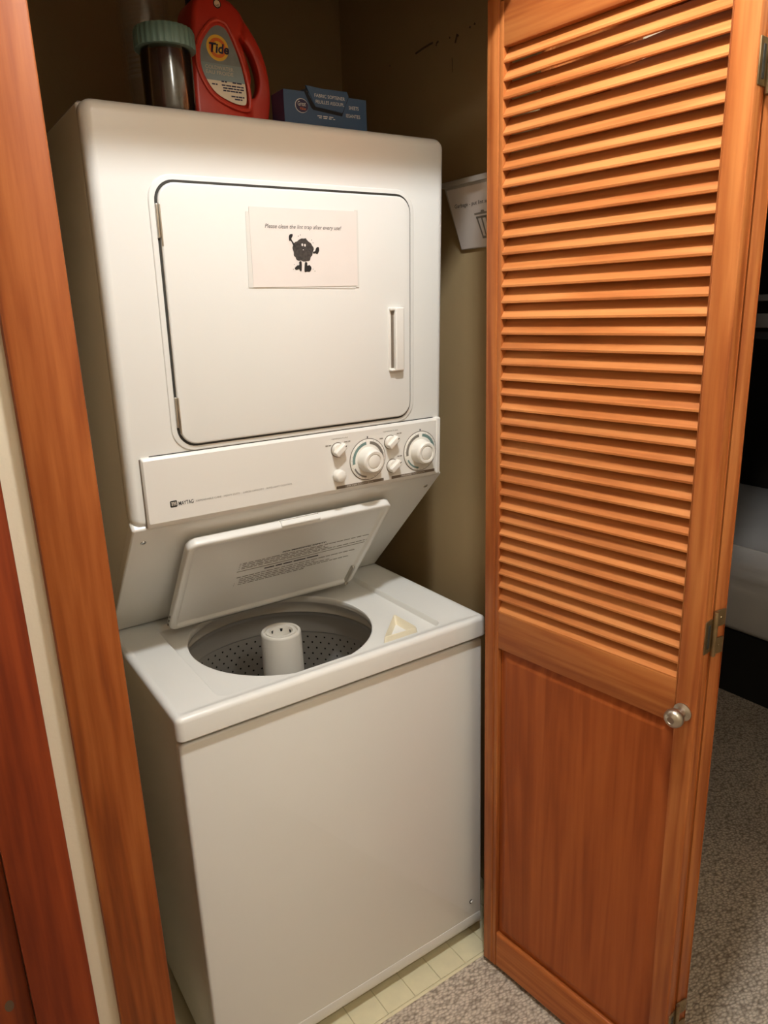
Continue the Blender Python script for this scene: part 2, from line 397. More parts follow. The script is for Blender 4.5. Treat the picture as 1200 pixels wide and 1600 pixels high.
# ------------------------------------------------------------------ louvred folding doors
TH = 0.1081
def leaf(name, origin, ang, label, louvre_mesh=None, knob=False):
    d = empty(name, origin, ang, label=label, cat='door', kind='structure')
    F = fr((0,0,0),(1,0,0),(0,0,1),(0,-1,0))           # u along the leaf, v up, w towards the room face
    T = .028; LW = .4545
    def part(n, u0,u1,v0,v1,w0,w1,mat,r=.001,bev=.002,nb=2,p=None):
        # room face is at w = 0, body goes to w = -T
        return MB(F).slab(u0,u1,v0,v1,w0,w1,r,bev,n=2,nb=nb,back=.002 if w0 < -.02 else None).build(n, mat, p or d, local=True)
    z0, z1 = .012, 1.995
    for a, b in ((0,.0265),(LW-.0365,LW)):
        s = part('stile', a, b, z0, z1, -T, 0, M_WOODZ, bev=.0035)
    part('stile_bead', .0262, .0365, z0, z1-.01, -T+.003, -.0012, M_WOODZ, bev=.002)
    part('stile_bead', LW-.0385, LW-.0362, .83, z1-.05, -T+.003, -.0012, M_WOODZ, bev=.001)
    part('rail', .0360, LW-.036, 1.918, z1, -T+.001, -.0008, M_WOODX)
    part('rail', .0360, LW-.036, .8325, .9144, -T+.001, -.0008, M_WOODX, bev=.0025)
    part('rail', .0360, LW-.036, z0, .108, -T+.001, -.0008, M_WOODX, bev=.006, nb=4)
    pn = part('panel', .0355, LW-.0355, .105, .835, -.020, -.0115, M_PANELW)
    MB(F).rings([[(x,y,w) for x,y in rr(.0365+o,LW-.0365-o,.109+o,.8315-o,.002,2)] for o,w in ((0,-.0116),(.004,-.0116),(.020,-.0052),(.022,-.0045),(.024,-.0045))], M=F).build('raised_field', M_PANELW, pn)
    bpy.context.view_layer.update()
    o2 = d.children[-1]
    # slats
    sl = louvre_mesh
    pitch = .02728; n = 37
    for i in range(n):
        zc = .9144 + .0130 + i*pitch
        if zc > 1.915: break
        if sl is None:
            pr = [(-.0035,-.0128),(-.0015,-.0140),(-.0035+.0045,-.0155)]
            # slat section: slopes up and back into the leaf
            sec = [(.0016,-.0150),(.0014,-.0116),(.0212,.0140),(.0238,.0140),(.0250,.0112),(.0064,-.0156),(.0032,-.0158)]
            mb = MB(); mb.rings([[(x, y, z) for y, z in sec] for x in (.0358, LW-.0370)])
            o = mb.build('slat', M_SLAT, d, local=True, smooth=30); sl = o.data
        else:
            o = bpy.data.objects.new('slat', sl); C.objects.link(o); o.parent = d; reg(o, WORLD[d.name])
        o.location = (0, 0, zc + .0005)
    return d, sl
ang1 = -(math.pi/2 - TH)
O1 = (0.6335, -0.0529, 0)
d1, SL = leaf('door_1', O1, ang1, 'front leaf of the louvred wooden folding door with round metal knob')
# raised field was built in the leaf's own coordinates
for ch in d1.children:
    for g in ch.children:
        if g.name.startswith('raised_field'): g.matrix_parent_inverse = Matrix.Identity(4)
dv = Vector((math.sin(TH), -math.cos(TH), 0)); nv = Vector((math.cos(TH), math.sin(TH), 0))
apex = Vector(O1) + dv*.4545 + nv*.028
d2v = Vector((-math.sin(TH), -math.cos(TH), 0))
O2 = apex + Vector((.004,0,0)) - d2v*.4545
d2, SL = leaf('door_2', tuple(O2), -(math.pi/2 + TH), 'rear leaf of the louvred wooden folding door, seen edge-on behind the front leaf', SL)
for ch in d2.children:
    for g in ch.children:
        if g.name.startswith('raised_field'): g.matrix_parent_inverse = Matrix.Identity(4)
# hinges at the apex
hx = apex + Vector((.002,0,0))
for zc in (.9985, 1.80, .205):
    h = MB()
    h.lathe([(.0001,-.038),(.0036,-.038),(.0042,-.036),(.0042,.036),(.0036,.038),(.0001,.038)], 14, (hx.x-.001, hx.y-.004, zc))
    hg = h.build('hinge', M_BRASS, d1)
    e2 = fr((hx.x+.001, hx.y-.0008, zc), Vector((math.cos(TH),-math.sin(TH),0)), (0,0,1), d2v)
    for a, b in ((.010,.038),(-.038,-.010)):
        MB(e2).slab(0,.024,a,b,-.0005,.0016,.002,.0006,n=2,nb=1).build('hinge_plate', M_BRASS, hg)
        MB(e2).lathe([(.0028,0),(.0024,.0009),(.0001,.0011)], 10, (.014,(a+b)/2,.0016)).build('screw', M_BRASS, hg)
    e1 = fr((hx.x-.004, hx.y-.0002, zc), -nv, (0,0,1), dv)
    MB(e1).slab(0,.022,-.030,.026,-.0005,.0016,.002,.0006,n=2,nb=1).build('hinge_plate', M_BRASS, hg)
    MB(e1).slab(.007,.014,-.022,.018,.0012,.0024,.001,.0004,n=2,nb=1).build('hinge_slot', M_SEAM, hg)
# knob
kp = Vector(O1) + dv*.4325 + Vector((0,0,.861))
kz = -nv; KF = fr(kp, dv, (0,0,1), kz)
k = MB(KF).lathe([(.0001,.0),(.0150,.0),(.0152,.0025),(.0125,.0045),(.0085,.0065),(.0075,.012),(.0078,.015),(.0115,.018),(.0150,.0225),(.0160,.028),(.0150,.0335),(.0115,.0375),(.0060,.0395),(.0055,.0385),(.0001,.0385)], 28).build('knob', M_NICKEL, d1, smooth=40)

# ------------------------------------------------------------------ laundry unit
LC = empty('laundry_center', (.343,.33,0), label='white stacked washer and dryer with the washer lid open', cat='washer dryer')
FZ = lambda y: fr((0,y,0),(1,0,0),(0,0,1),(0,-1,0))
# washer body
cab = MB(); cab.rings([[(x,y,z) for x,y in rr(.004,.682,.028,.66,.004,2)] for z in (.035,.8145)], cap1=False)
cab.build('washer_cabinet', M_ENAMEL, LC)
for x, y in ((.05,.06),(.63,.06),(.05,.62),(.63,.62)):
    MB().lathe([(.0001,0),(.018,0),(.018,.010),(.008,.014),(.008,.035)], 14, (x,y,0)).build('foot', M_SEAM, LC)
fp = MB(FZ(.030)).slab(.001,.685,.036,.806,0,.0185,.010,.006,n=4,nb=4).build('washer_front_panel', M_ENAMEL, LC)
MB(FZ(.0115)).slab(.004,.682,.040,.068,-.002,.0007,.006,.0006,n=3,nb=2).build('kick_hem', M_ENAMEL, fp)
MB(fr((.650,.0115,.112),(1,0,0),(0,0,1),(0,-1,0))).disc((0,0),.0045,.0003,14,ry=.006).build('panel_clip_hole', M_SEAM, fp)
MB(fr((.652,.0112,.1105),(1,0,0),(0,0,1),(0,-1,0))).lathe([(.0038,0),(.003,.002),(.0001,.0026)],12).build('panel_clip', M_PLAST, fp)
MB().box((.012,.020,.806),(.674,.05,.8145)).build('deck_shadow_gap', M_SEAM, LC)

# deck with lid recess and round tub opening
TC, TR = (.311,.242), .1965
n = 8
X0, X1, Y0, Y1 = -.003, .689, 0.0, .66
rings = []
zb = .8145
rings.append([(x,y,zb) for x,y in rr(X0,X1,Y0,Y1,.014,n,.004)])
rings.append([(x,y,zb+.004) for x,y in rr(X0,X1,Y0,Y1,.014,n)])
for kk in range(5):
    a = math.pi/2*kk/4; bv = .010
    rings.append([(x,y,ZD-bv*(1-math.sin(a))) for x,y in rr(X0,X1,Y0,Y1,.014,n,bv*(1-math.cos(a)))])
rings.append([(x,y,ZD) for x,y in rr(X0+.016,X1-.016,Y0+.015,Y1-.01,.008,n)])
rings.append([(x,y,ZD-.0022) for x,y in rr(X0+.020,X1-.020,Y0+.018,Y1-.01,.006,n)])
rx = (.086,.590,.030,.405)
rings.append([(x,y,ZD-.0022) for x,y in rr(*rx,.022,n)])
rings.append([(x,y,ZD-.0035) for x,y in rr(*rx,.022,n,.0012)])
RF = ZD-.0155
rings.append([(x,y,RF+.0012) for x,y in rr(rx[0],rx[1],rx[2],rx[3],.022,n,.0032)])
rec = rr(rx[0],rx[1],rx[2],rx[3],.022,n,.0052)
rings.append([(x,y,RF) for x,y in rec])
# densify: ring around the hole uses the direction of each recess point
def circ(r, z):
    out = []
    for x, y in rec:
        a = math.atan2(y-TC[1], x-TC[0]); out.append((TC[0]+r*math.cos(a), TC[1]+r*math.sin(a), z))
    return out
mb = MB(); mb.rings(rings, cap0=False, cap1=False)
base = len(mb.v) - len(rec)
# recess floor between the outline and the round opening
NC = 96
cpts = [(TC[0]+(TR+.004)*math.cos(2*math.pi*k/NC), TC[1]+(TR+.004)*math.sin(2*math.pi*k/NC), RF) for k in range(NC)]
from mathutils.geometry import tessellate_polygon
opts = [Vector((x,y,RF)) for x,y in rec]
ci = mb.add(cpts)
idx = [base+k for k in range(len(rec))] + [ci+k for k in range(NC)]
for t in tessellate_polygon([opts, [Vector(q) for q in cpts]]):
    mb.f.append(tuple(idx[k] for k in t))
prof = [(TR+.004,RF),(TR+.001,RF-.0012),(TR,RF-.004),(TR+.001,RF-.010),(TR+.004,RF-.018)]
mb.lathe(prof, NC, (TC[0],TC[1],0))
deck = mb.build('washer_deck', M_ENAMEL, LC, smooth=40)
# front ledge beside the finger notch
MB(fr((0,0,RF),(1,0,0),(0,1,0),(0,0,1))).slab(.245,.395,.012,.040,-.002,.0085,.008,.004,n=5,nb=3).build('lid_rest', M_ENAMEL, deck)
# tub: cover ring, basket, drain holes
BC = (.324,.272)
MB().lathe([(TR+.002,RF-.016),(.206,RF-.022),(.216,RF-.034),(.219,RF-.046),(.217,RF-.050)], 96, (TC[0],TC[1],0)).build('tub_cover', M_TUB, LC, smooth=60)
zb0 = RF-.060
bk = MB().lathe([(.2405,zb0-.004),(.222,zb0-.002),(.218,zb0-.006),(.222,zb0-.016),(.236,zb0-.020),(.238,zb0-.050),(.232,zb0-.058),(.231,zb0-.064),(.2385,zb0-.070),(.236,zb0-.30),(.226,zb0-.345),(.19,zb0-.365),(.001,zb0-.372)], 96, (BC[0],BC[1],0)).build('basket', M_BASKET, LC, smooth=50)
hb = MB()
for r_ in range(11):
    z = zb0 - .082 - r_*.0155
    for q in range(66):
        a = 2*math.pi*(q + .5*(r_ % 2))/66
        rad = .2378 - .0025*(r_/14)
        o = Vector((BC[0]+rad*math.cos(a), BC[1]+rad*math.sin(a), z)); w_ = Vector((-math.cos(a),-math.sin(a),0))
        Mh = fr(o, Vector((-math.sin(a),math.cos(a),0)), (0,0,1), w_)
        hb.disc((0,0), .0026, .0009, 8, M=Mh)
hb.build('drain_holes', M_HOLE, bk, smooth=0, kind='stuff')
# agitator
az = .832
ag = MB().lathe([(.001,.44),(.14,.445),(.12,.46),(.07,.50),(.052,.56),(.0465,.66),(.0445,az-.006),(.0435,az-.002),(.0415,az),(.0375,az),(.0362,az-.0015),(.0358,az-.005),(.0335,az-.005),(.0330,az-.001),(.0265,az-.001),(.0255,az-.003),(.0250,az-.030),(.001,az-.034)], 64, (BC[0],BC[1],0)).build('agitator', M_AGIT, LC, smooth=35)
rb = MB()
for q in range(7):
    a = 2*math.pi*q/7 + .2
    Mr = fr((BC[0]+.0258*math.cos(a), BC[1]+.0258*math.sin(a), az-.010), (math.cos(a),math.sin(a),0), (-math.sin(a),math.cos(a),0), (0,0,1))
    MB(Mr).box((-.0006,-.008,-.004),(.0003,.008,.003)).build('cap_slot', M_HOLE, ag)
# bleach dispenser
tri = [(.452,.050),(.534,.046),(.535,.134)]
def trir(d, z, rad=.006):
    c = (sum(q[0] for q in tri)/3, sum(q[1] for q in tri)/3); out = []
    for i in range(3):
        p0, p1, p2 = Vector(tri[i-1]), Vector(tri[i]), Vector(tri[(i+1)%3])
        sc = 1-d
        q0, q1, q2 = (Vector(c)+(t-Vector(c))*sc for t in (p0,p1,p2))
        a = q1+(q0-q1).normalized()*rad*1.6; b = q1+(q2-q1).normalized()*rad*1.6
        for k in range(5):
            t = k/4; out.append((*((1-t)**2*a+2*t*(1-t)*q1+t*t*b), z))
    return out
MB().rings([trir(-.10,RF-.001), trir(-.03,RF+.012), trir(.0,RF+.0148), trir(.04,RF+.0150), trir(.08,RF+.0135), trir(.62,RF-.014,.002)], cap0=False).build('bleach_dispenser', M_CREAM, LC, smooth=40)
MB(fr((0,0,RF),(1,0,0),(0,1,0),(0,0,1))).plate([(.436,.040),(.446,.036),(.512,.112),(.505,.118)], -.001, .0018).build('dispenser_rib', M_ENAMEL, deck)

# lid, hinged open; local u = x, v = up the lid, w = underside normal (towards the room)
LB, LT = Vector((0,.347,.8655)), Vector((0,.150,1.1065))
lv = (LT-LB).normalized(); LID = fr(LB, (1,0,0), lv, (0,-lv.z,lv.y)); LL = (LT-LB).length
lid = MB(LID); u0, u1 = .101, .555
lr = []
t_ = .020
for off, w in ((.004,-t_),(.001,-t_+.002),(0,-t_+.004),(0,-.004),(.0012,-.0012),(.004,0),(.011,0),(.0135,-.0012),(.016,-.0050),(.019,-.0062)):
    lr.append([(x,y,w) for x,y in rr(u0,u1,0,LL,.020,8,off)])
lid.rings(lr); lid = lid.build('lid', M_ENAMEL, LC, smooth=50)
MB(LID).slab(.288,.376,LL-.010,LL+.0034,-t_+.003,-.0005,.004,.003,n=4,nb=4,back=.003).build('lid_handle', M_ENAMEL, lid)
for v in (.014,.030,.046):
    MB(fr(LID@Vector((u0-.0004,v,-.010)), (0,lv.y,lv.z), LID.col[2].to_3d(), (-1,0,0))).slab(-.0042,.0042,-.0018,.0018,0,.0006,.0015,.0003,n=3,nb=1).build('lid_slot', M_SEAM, lid)
hp = MB(LID); hp.slab(u1-.022,u1-.0145,.006,.075,-.006,.003,.003,.002,n=3).build('lid_hinge', M_STEEL, lid)
MB(LID).lathe([(.0055,0),(.005,.004),(.0001,.005)],12,(u1-.018,.008,.001)).build('hinge_pin', M_STEEL, lid)
# printed safety notes (too fine to read) as rows of word-long dashes
rnd = random.Random(3)
def dashes(mb, M, u, v, width, h, gap=(.0025,.004), ln=(.006,.018), w=.0004):
    x = u
    while x < u+width-.003:
        l = min(rnd.uniform(*ln), u+width-x); mb.box((x,v,w-.0002),(x+l,v+h,w), M); x += l + rnd.uniform(*gap)
LWF = -.0060
pr = MB()
rowsA = [(.197,.318),(.191,.205),(.184,.215),(.178,.320)]
for v, wd in rowsA:
    pr.box((.226,v,LWF),(.2275,v+.0022,LWF+.0002), LID); dashes(pr, LID, .232, v, wd-.012, .0021, w=LWF+.0004)
pr.box((.224,.169,LWF),(.535,.1708,LWF+.0003), LID)
for v, wd in [(.146,.300),(.138,.19),(.131,.23),(.124,.285),(.117,.17)]:
    dashes(pr, LID, .228 if v > .14 else .236, v, wd-.012, .0021, w=LWF+.0004)
for v in (.124,.117): pr.box((.226,v,LWF),(.2275,v+.0022,LWF+.0002), LID)
pr.build('printed_notes', M_INKG, lid, smooth=0, kind='stuff')
text('heading', 'FOR PERSONAL SAFETY:', .006, LID@Matrix.Translation((.318,.2065,LWF+.0005)), M_INK, lid, fit=.105, height=.0042, bold=.0002)
pr = MB(); dashes(pr, LID, .288, .158, .135, .0036, ln=(.014,.030), w=LWF+.0004); pr.build('heading', M_INK, lid, smooth=0)

# slant panel
MB(SLANT).slab(.004,.682,.000,.4125,-.02,0,.006,.004,n=4).build('slant_panel', M_ENAMEL, LC)
slp = [c for c in LC.children][-1] if len(LC.children) else None
slp = bpy.data.objects['slant_panel']
for x in (.028,.660):
    MB(SLANT).lathe([(.0052,0),(.0048,.0012),(.003,.0018),(.0001,.0018)],14,(x,.367,0)).build('screw', M_STEEL, slp)
    MB(SLANT).box((x-.0028,.3664,.0017),(x+.0028,.3676,.0021)).build('screw_slot', M_SEAM, slp)
# dryer body: side profile extruded across
bv_ = .012
prof = [(YBT+.026,ZB+.004),(YT+.026,ZT-.004),(YT+.034,ZT),(.655,ZT),(.655,ZD-.001),(YB+.012,ZD-.001),(YBT+.034,ZB-.004)]
pin = inset(prof, .005)
MB().rings([[(x,y,z) for y,z in q] for x, q in ((.0055,pin),(.0075,inset(prof,.002)),(.0105,prof),(.6755,prof),(.6785,inset(prof,.002)),(.6805,pin))]).build('dryer_cabinet', M_ENAMEL, LC)
FH = .6680
# front shell with large soft rounding
sh = MB(FACE); R = []
for off, w in ((.0015,-.0285),(.0,-.027),(.0,-.0185)):
    R.append([(x,y,w) for x,y in rr(.0045,.6815,.0,FH,.020,8,off)])
for kk in range(1,7):
    a = math.pi/2*kk/6; bb = .0185
    R.append([(x,y,-bb*(1-math.sin(a))) for x,y in rr(.0045,.6815,.0,FH,.020,8,bb*.85*(1-math.cos(a)))])
shell = sh.rings(R).build('dryer_front', M_ENAMEL, LC, smooth=60) if False else None
sh = MB(FACE); sh.rings(R); shell = sh.build('dryer_front', M_ENAMEL, LC, smooth=60)
# raised surround, dark gap, door
MB(FACE).slab(.089,.603,.1275,.571,-.001,.0022,.040,.0022,n=8).build('door_surround', M_ENAMEL, shell)
MB(FACE).slab(.0985,.5945,.1355,.563,-.001,.0026,.033,.0003,n=8,nb=1).build('door_gap', M_SEAM, shell)
dd = MB(FACE).slab(.1025,.5915,.1395,.5588,.0,.0075,.030,.0035,n=8,nb=4).build('dryer_door', M_ENAMEL, LC, smooth=50)
for va, vb in ((.4755,.527),(.171,.223)):
    hh = MB(FACE).slab(.0985,.1025,va,vb,.002,.0065,.001,.0015,n=2).build('hinge', M_STEEL, dd)
    MB(FACE).slab(.1028,.1056,va-.012,vb,.004,.0078,.001,.001,n=2).build('hinge_leaf', M_STEEL, hh)
# handle: end blocks and a curved grip bar with a finger slot behind
hd = MB(FACE)
hd.slab(.536,.569,.234,.357,.006,.0100,.003,.002,n=3)
hd = hd.build('handle', M_PLAST, dd)
MB(FACE).slab(.5475,.5685,.234,.357,.008,.0190,.003,.003,n=3).build('handle_grip', M_PLAST, hd)
MB(FACE).slab(.5375,.5475,.351,.357,.008,.0170,.002,.002,n=3).build('handle_end', M_PLAST, hd)
MB(FACE).slab(.5375,.5475,.234,.239,.008,.0170,.002,.002,n=3).build('handle_end', M_PLAST, hd)
MB(FACE).slab(.5415,.5478,.240,.350,.0098,.0106,.0006,.0003,n=1,nb=1).build('finger_slot', M_BAR, hd)

# control panel
cp = MB(FACE); R = []
for off, w in ((0,-.002),(0,.003)):
    R.append([(x,y,w) for x,y in rr(.030,.6685,.0008,.1262,.003,3,off)])
for (dl, db, dt, w) in ((.0008,.003,.0012,.0052),(.003,.009,.005,.008)):
    R.append([(x,y,w) for x,y in rr(.030+dl,.6685-dl,.0008+db,.1262-dt,.003,3)])
cp = cp.rings(R).build('control_panel', M_PLAST, LC, smooth=20)
MB(FACE).slab(.0285,.0305,.002,.124,-.001,.0012,.0005,.0003,n=1,nb=1).build('panel_gap', M_BAR, cp)
MB(FACE).slab(.046,.655,.1262,.1278,-.001,.0012,.0005,.0003,n=1,nb=1).build('panel_gap', M_SEAM, cp)
MB(FACE).slab(.6585,.6700,.0035,.1275,-.001,.0095,.004,.003,n=3).build('end_cap', M_PLAST, cp)
PW = .0081
def FP(u, v, w=PW): return FACE @ Matrix.Translation((u, v, w))
def selector(u, v, rot):
    M = FP(u, v) @ Matrix.Rotation(rot, 4, 'Z')
    MB(M).lathe([(.0150,0),(.0148,.0008),(.0001,.0008)], 28).build('knob_ring', M_BAR, cp)
    k = MB(M).lathe([(.0136,.0005),(.0134,.006),(.0125,.009),(.0001,.009)], 28).build('selector_knob', M_KNOB, cp, smooth=35)
    MB(M).slab(-.0062,.0062,-.0128,.0165,.004,.0165,.003,.0022,n=3).build('knob_grip', M_KNOB, k)
    MB(M).box((-.0008,.0115,.0163),(.0008,.0155,.0168)).build('pointer', M_INK, k)
selector(.412,.0905,math.radians(-52)); selector(.538,.0895,math.radians(-52)); selector(.543,.0385,math.radians(-52))
b_ = MB(FP(.412,.0385)).lathe([(.0128,0),(.0126,.006),(.0115,.0125),(.0095,.0145),(.0001,.0150)], 28).build('push_button', M_KNOB, cp, smooth=50)
def arc(mb, M, r0, r1, a0, a1, w, n=14):
    P = [(r1*math.cos(math.radians(a0+(a1-a0)*k/n)), r1*math.sin(math.radians(a0+(a1-a0)*k/n))) for k in range(n+1)]
    Q = [(r0*math.cos(math.radians(a0+(a1-a0)*k/n)), r0*math.sin(math.radians(a0+(a1-a0)*k/n))) for k in range(n+1)]
    for k in range(n): mb.poly([P[k],P[k+1],Q[k+1],Q[k]], w, M)
def timer(u, v, c1, c2):
    M = FP(u, v)
    dl = MB(M).lathe([(.0420,0),(.0416,.0016),(.0405,.0022),(.0001,.0022)], 56).build('timer_dial', M_KNOB, cp, smooth=40)
    MB(M).lathe([(.0432,0),(.0432,.0006),(.0418,.0006)], 56).build('dial_rim', M_BAR, dl)
    a = MB(); arc(a, M, .0315, .0375, 97, 190, .0024); a.build('dial_band', c1, dl, smooth=0)
    a = MB(); arc(a, M, .0315, .0375, -8, 83, .0024); a.build('dial_band', c2, dl, smooth=0)
    a = MB(); arc(a, M, .034, .0375, 205, 262, .0024); a.build('dial_band', c2, dl, smooth=0)
    tk = MB()
    for q in range(30):
        t = math.radians(97 + q*11.5)
        tk.box((.0385,-.0003,.0023),(.0400,.0003,.0025), M @ Matrix.Rotation(t,4,'Z'))
    tk.build('dial_ticks', M_INKG, dl, smooth=0, kind='stuff')
    kn = MB(M).lathe([(.0262,.002),(.0258,.006),(.0240,.012),(.0240,.020),(.0230,.0245),(.0205,.0268),(.0160,.0264),(.0148,.0238),(.0140,.0238),(.0136,.0256),(.0120,.0264),(.0001,.0266)], 48).build('timer_knob', M_KNOB, cp, smooth=40)
    MB(M).poly([(-.0016,.0455),(0,.0425),(.0016,.0455),(.0010,.0475),(-.0010,.0475)], .0004).build('pointer', M_INK, cp)
timer(.4825,.0610,M_TEAL,M_DIALG); timer(.6150,.0600,M_DIALG,M_TEAL)
# black control bars with pale lettering
for a, b_, s in ((.407,.521,'DRYER CONTROL'),(.541,.655,'WASHER CONTROL')):
    br = MB(FACE).slab(a,b_,.0100,.0158,.004,.0087,.0005,.0003,n=1,nb=1).build('title_bar', M_BAR, cp)
    text('lettering', s, .005, FP(a+.024,.0113,.0090), M_BARTXT, br, fit=.064, height=.0034)
text('lettering', 'TEMPERATURE', .005, FP(.3985,.1112,PW+.0003), M_INKG, cp, fit=.038, height=.0026)
text('lettering', 'TEMPERATURE', .005, FP(.5200,.1112,PW+.0003), M_INKG, cp, fit=.038, height=.0026)
for u, v, l in ((.385,.1000,.014),(.428,.1030,.014),(.512,.0985,.012),(.555,.1040,.012),(.516,.053,.012),(.556,.0555,.012)):
    wd = MB(); dashes(wd, FP(0,0,PW+.0002), u, v, l, .0022, ln=(.005,.009), gap=(.001,.0015), w=.0003)
    wd.build('small_print', M_INKG, cp, smooth=0, kind='stuff')
# maker's badge and line of lettering
bd = MB(FACE).slab(.0715,.0840,.0335,.0455,PW-.001,PW+.0003,.002,.0002,n=3,nb=1).build('badge', M_INK, cp)
lm = MB()
for q in range(3):
    lm.poly([(.0740+q*.0032,.0365),(.0758+q*.0032,.0365),(.0758+q*.0032,.0432),(.0740+q*.0032,.0432)], PW+.0005, FACE)
lm.poly([(.0735,.0425),(.0820,.0390),(.0820,.0402),(.0735,.0437)], PW+.0006, FACE)
lm.build('badge_mark', M_BARTXT, bd, smooth=0)
text('lettering', 'MAYTAG', .008, FP(.0860,.0355,PW+.0003), M_INK, cp, fit=.0270, height=.0072, bold=.0001)
for s, u, l in (('DEPENDABLE CARE',.1180,.047),('HEAVY DUTY',.1700,.031),('LARGE CAPACITY',.2080,.041),('INTELLIDRY CONTROL',.2550,.054)):
    text('lettering', s, .004, FP(u,.0365,PW+.0003), M_INKG, cp, fit=l, height=.0031)

# ------------------------------------------------------------------ paper sign on the dryer door
SG = fr(FACE@Vector((.2545,.3985,.0078)), FACE.col[0].to_3d(), FACE.col[1].to_3d(), FACE.col[2].to_3d())
sign = MB(SG).slab(.0,.2125,.0,.1300,.0010,.0014,.0006,.0001,n=1,nb=1).build('paper_sign', M_PAPER, None, label='white paper note with a black fuzzy lint figure taped to the dryer door', cat='sign')
MB(SG @ Matrix.Rotation(math.radians(-1.2),4,'Z')).slab(-.0085,.2080,-.0005,.1220,.0001,.0006,.0006,.0001,n=1,nb=1).build('backing_sheet', M_PAPER2, sign)
MB(SG).slab(.209,.2165,-.003,.132,.0001,.0008,.0006,.0001,n=1,nb=1).build('backing_sheet', M_PAPER2, sign)
text('lettering', 'Please clean the lint trap after every use!', .010, SG@Matrix.Translation((.0270,.0970,.0017)), M_INK, sign, shear=.28, fit=.1520, height=.0088)
LF = SG @ Matrix.Translation((.0995,.0615,.0017))
def pxp(x, y): return ((x-620)/15*.00128, -(y-500)/15*.00128)
fz = []
for q in range(72):
    a = 2*math.pi*q/72; rr_ = 1 + .045*math.sin(5*a+.6) + .03*math.sin(11*a) + rnd.uniform(-.025,.025)
    fz.append((.0205*rr_*math.cos(a), .0193*rr_*math.sin(a)+.0002))
M_FUZZ = plain('print_fuzz', (.045,.036,.030), .8, var=.5, scale=260)
fg = MB(LF).poly(fz, 0).build('lint_figure', M_FUZZ, sign, smooth=0)
def blob(name, pts, w=.0002): MB(LF).poly(spline([pxp(*q) for q in pts], 4), w).build(name, M_INK, fg, smooth=0)
blob('arm', [(300,245),(330,195),(390,190),(385,235),(360,290),(440,400),(415,440),(385,390),(345,320),(310,320)])
blob('arm', [(850,530),(900,510),(930,450),(985,430),(1000,500),(950,575),(915,555),(860,560)])
blob('leg', [(515,725),(570,725),(565,890),(530,910),(505,870),(440,885),(405,850),(470,795),(510,790)])
blob('leg', [(650,740),(700,740),(705,800),(760,790),(800,850),(760,920),(690,920),(640,930),(630,880)])
for x, y in ((520,225),(570,200),(825,295),(860,350),(880,910),(400,780),(370,870),(835,870)):
    MB(LF).disc(pxp(x,y), .0007, .0002, 8).build('lint_speck', M_INK, fg, smooth=0)
for x, y, a, b in ((603,392,.0017,.0024),(665,400,.0017,.0024),(622,488,.0006,.0011)):
    MB(LF).disc(pxp(x,y), a, .0004, 12, ry=b).build('eye' if a > .001 else 'mouth', M_PAPER, fg, smooth=0)

# ------------------------------------------------------------------ lint bin and its note on the closet wall
M_BIN = plain('bin_grey', (.50,.46,.40), .4)
b0, b1 = Vector((.801,.212,1.626)), Vector((.758,.216,1.748))
bn = MB()
def wedge(y, x_in, z0, z1): return [(XR-.001,y,z1),(x_in[1],y,z1),(x_in[0],y,z0),(XR-.001,y,z0)]
lb = MB().rings([[(XR-.001,.219,1.755),(.757,.219,1.755),(.802,.215,1.628),(XR-.001,.215,1.628)],[(XR-.001,-.004,1.755),(.757,-.004,1.755),(.802,.0,1.628),(XR-.001,.0,1.628)]])
lb = lb.build('lint_bin', M_BIN, None, label='grey wedge-shaped lint bin hung on the closet wall beside the dryer', cat='bin')
MB().slab(.750,XR-.001,-.008,.223,1.751,1.762,.008,.003,n=4).build('rim', M_BIN, lb)
gv = Vector((.757-.802,0,1.755-1.628)).normalized(); gu = Vector((0,-1,0))
GP = fr(Vector((.802,.2130,1.628)), gu, gv, gu.cross(gv))
if (GP.col[2].to_3d()).x > 0: GP = fr(Vector((.802,.2130,1.628)), gu, gv, -gu.cross(gv))
gs = MB(GP).slab(0,.210,.002,.126,.0006,.0011,.0006,.0001,n=1,nb=1).build('garbage_note', M_PAPER, None, label='white paper note with a rubbish bin symbol on the grey lint bin', cat='sign')
text('lettering', 'Garbage - put lint and dryer', .010, GP@Matrix.Translation((.012,.088,.0014)), M_INK, gs, shear=.28, fit=.145, height=.0100)
tb = MB(GP)
cx = .095
tb.plate([(cx-.026,.068),(cx+.026,.068),(cx+.026,.0715),(cx-.026,.0715)], .0011, .0014)
tb.plate([(cx-.006,.0715),(cx+.006,.0715),(cx+.004,.0755),(cx-.004,.0755)], .0011, .0014)
for q in range(4):
    t = -1 + 2*q/3
    tb.plate([(cx+t*.016-.002,.022),(cx+t*.016+.002,.022),(cx+t*.021+.0022,.063),(cx+t*.021-.0022,.063)], .0011, .0014)
tb.plate([(cx-.0185,.019),(cx+.0185,.019),(cx+.0185,.024),(cx-.0185,.024)], .0011, .0014)
tb.plate([(cx-.0235,.060),(cx+.0235,.060),(cx+.0235,.0645),(cx-.0235,.0645)], .0011, .0014)
tb.build('bin_symbol', M_INKG, gs, smooth=0)

